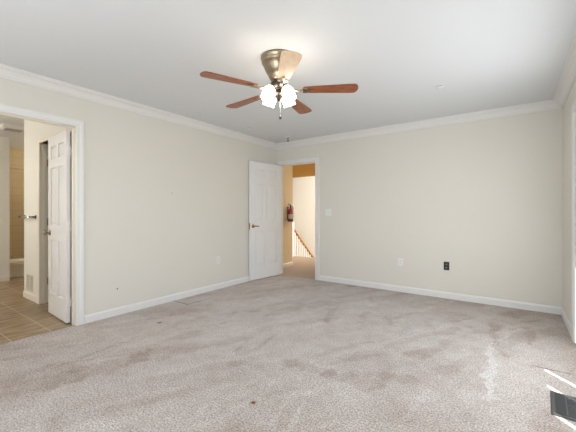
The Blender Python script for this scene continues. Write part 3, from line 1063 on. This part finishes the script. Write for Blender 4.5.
# ------------------------------------------------------------------ ceiling fittings
sp = thing('fire_sprinkler', 'chrome pendent sprinkler head on the ceiling near the hall doorway corner', 'sprinkler', (.545, -.380, H))
sp.scale = (1.35, 1.35, 1.25)
MB().lathe([(.018, 0), (.036, 0), (.035, -.004), (.022, -.010), (.018, -.010)], 28).build('escutcheon', M['plate'], sp)
m = MB().lathe([(0, 0), (.013, 0), (.013, -.018), (.010, -.022), (0, -.022)], 20)
m.tube([(.012, 0, -.018), (.017, 0, -.032), (.012, 0, -.048), (0, 0, -.056)], .003, 8).tube([(-.012, 0, -.018), (-.017, 0, -.032), (-.012, 0, -.048), (0, 0, -.056)], .003, 8)
m.build('frame', M['chrome'], sp)
MB().tube([(0, 0, -.022), (0, 0, -.050)], .003, 8).build('glass_bulb', M['red'], sp)
m = MB().lathe([(0, -.056), (.018, -.058), (.018, -.060), (0, -.060)], 24)
m.build('deflector', M['darknickel'], sp)
for x, y, r, lb in ((.381, -1.167, .040, 'flat white sprinkler cover on the ceiling above the long wall'), (3.045, -1.235, .040, 'flat white sprinkler cover on the open ceiling toward the patio door')):
    cvr = thing('sprinkler_cover', lb, 'sprinkler cover', (x, y, H), group='flat sprinkler covers on the ceiling')
    MB().lathe([(0, -.003), (r * .85, -.003), (r * .85, 0), (0, 0)], 32).build('retainer_cup', M['slot'], cvr)
    MB().lathe([(0, -.009), (r - .002, -.009), (r, -.007), (r, -.005), (0, -.005)], 32).build('cover_plate', M['plate'], cvr)


# ------------------------------------------------------------------ wall plates
def outlet(name, label, loc, rot, open_box=False):
    """duplex outlet; local -Y faces the room."""
    o = thing(name, label, 'outlet', loc, rot)
    if not open_box:
        MB().box(-.036, .036, -.006, 0, -.058, .058, .0025).build('cover_plate', M['plate'], o)
        for s in (-1, 1):
            z = s * .0195
            f = MB().box(-.0165, .0165, -.0085, -.0055, z - .014, z + .014, .0015).build('receptacle', M['plate'], o)
            m = MB()
            m.box(-.008, -.006, -.0090, -.0084, z - .004, z + .006).box(.006, .008, -.0090, -.0084, z - .003, z + .005).lathe([(0, 0), (.0025, 0), (.0025, .0006), (0, .0006)], 10, Matrix.Translation((0, -.0084, z - .008)) @ Matrix.Rotation(R(90), 4, 'X'))
            m.build('slots', M['slot'], f)
        MB().lathe([(0, 0), (.003, 0), (.0025, .0012), (0, .0014)], 12, Matrix.Translation((0, -.006, 0)) @ Matrix.Rotation(R(90), 4, 'X')).build('screw', M['hinge'], o)
    else:
        m = MB()
        m.box(-.034, -.027, -.003, .0, -.056, .056).box(.027, .034, -.003, 0, -.056, .056).box(-.027, .027, -.003, 0, -.056, -.049).box(-.027, .027, -.003, 0, .049, .056)
        m.build('box_rim', M['black'], o)['label'] = 'black rim of the open box'
        MB().box(-.027, .027, -.0012, -.0002, -.049, .049).build('box_back', M['slot'], o)
        for s in (-1, 1):
            z = s * .022
            f = MB().box(-.017, .017, -.012, -.001, z - .015, z + .015, .003).build('receptacle', M['black'], o)
            f['label'] = 'black receptacle face'
            MB().box(-.008, -.005, -.0126, -.0119, z - .006, z + .007).box(.004, .008, -.0126, -.0119, z - .006, z + .007).build('slots', M['plate'], f)
        MB().box(-.012, .012, -.004, -.001, -.052, .052).build('yoke', M['darknickel'], o)
    return o


outlet('wall_outlet', 'white outlet low on the long wall beside the open white door', (0, -1.444, .441), (0, 0, R(90)))
outlet('wall_outlet', 'white outlet with its cover on the far wall', (2.303, 0, .436), (0, 0, 0))
outlet('wall_outlet', 'black outlet box without a cover on the far wall', (2.915, 0, .438), (0, 0, 0), True)

sw = thing('light_switch', 'white double light switch beside the hall doorway', 'light switch', (1.112, 0, 1.163))
MB().box(-.058, .058, -.006, 0, -.058, .058, .0025).build('cover_plate', M['plate'], sw)
for s in (-1, 1):
    x = s * .023
    MB().box(x - .005, x + .005, -.0068, -.0058, -.012, .012).box(x - .0035, x + .0035, -.016, -.006, -.003, .008, .001, Matrix.Translation((0, 0, 0))).build('toggle', M['plate'], sw)
    for z in (-.030, .030):
        MB().lathe([(0, 0), (.003, 0), (.0025, .0012), (0, .0014)], 12, Matrix.Translation((x, -.006, z)) @ Matrix.Rotation(R(90), 4, 'X')).build('screw', M['hinge'], sw)

# ------------------------------------------------------------------ floor register by the patio door
rg = thing('floor_register', 'dark grey metal floor register set in the carpet by the patio door', 'floor register', (3.925, -2.232, 0), (0, 0, R(-3)))
hx_, hy_ = .074, .152
m = MB()
pts0 = [(-hx_, -hy_), (hx_, -hy_), (hx_, hy_), (-hx_, hy_)]
m.loft([[(x, y, .001) for x, y in pts0], [(x * .95, y * .98, .007) for x, y in pts0], [(x * .90, y * .955, .008) for x, y in pts0], [(x * .70, y * .86, .0075) for x, y in pts0], [(x * .70, y * .86, .002) for x, y in pts0]])
m.build('frame', M['register'], rg)
MB().box(-hx_ * .7, hx_ * .7, -hy_ * .86, hy_ * .86, .0085, .0092).build('damper', M['registerdark'], rg)
for k in range(12):
    y = -hy_ * .80 + k * hy_ * 1.6 / 11
    MB().box(-hx_ * .7, hx_ * .7, -.0022, .0022, -.0006, .0006, 0, Matrix.Translation((0, y, .0106)) @ Matrix.Rotation(R(30), 4, 'X')).build('louver', M['register'], rg)
MB().box(-.0025, .0025, -hy_ * .86, hy_ * .86, .0092, .0118).build('center_bar', M['register'], rg)

# ------------------------------------------------------------------ small marks left on the long wall
nl = thing('wall_nail', 'small dark nail head alone at eye height on the long cream wall', 'nail', (0, -2.239, 1.419))
MB().lathe([(0, .012), (.0045, .012), (.0055, .010), (.0045, .009), (.0015, .008), (.0015, 0), (0, 0)], 14, Matrix.Rotation(R(90), 4, 'Y')).build('nail_shank', M['scuff'], nl)
an = thing('wall_ding', 'tiny grey ding low on the long cream wall above its baseboard', 'wall ding', (0, -2.944, .298))  # small wall scuff, shaped as a collar round a dark hole
MB().lathe([(.003, .003), (.007, .003), (.008, .001), (.008, 0), (.003, 0)], 16, Matrix.Rotation(R(90), 4, 'Y')).build('collar', M['scuff'], an)
MB().lathe([(0, .0006), (.0032, .0006), (.0032, 0), (0, 0)], 12, Matrix.Rotation(R(90), 4, 'Y')).build('hole', M['slot'], an)
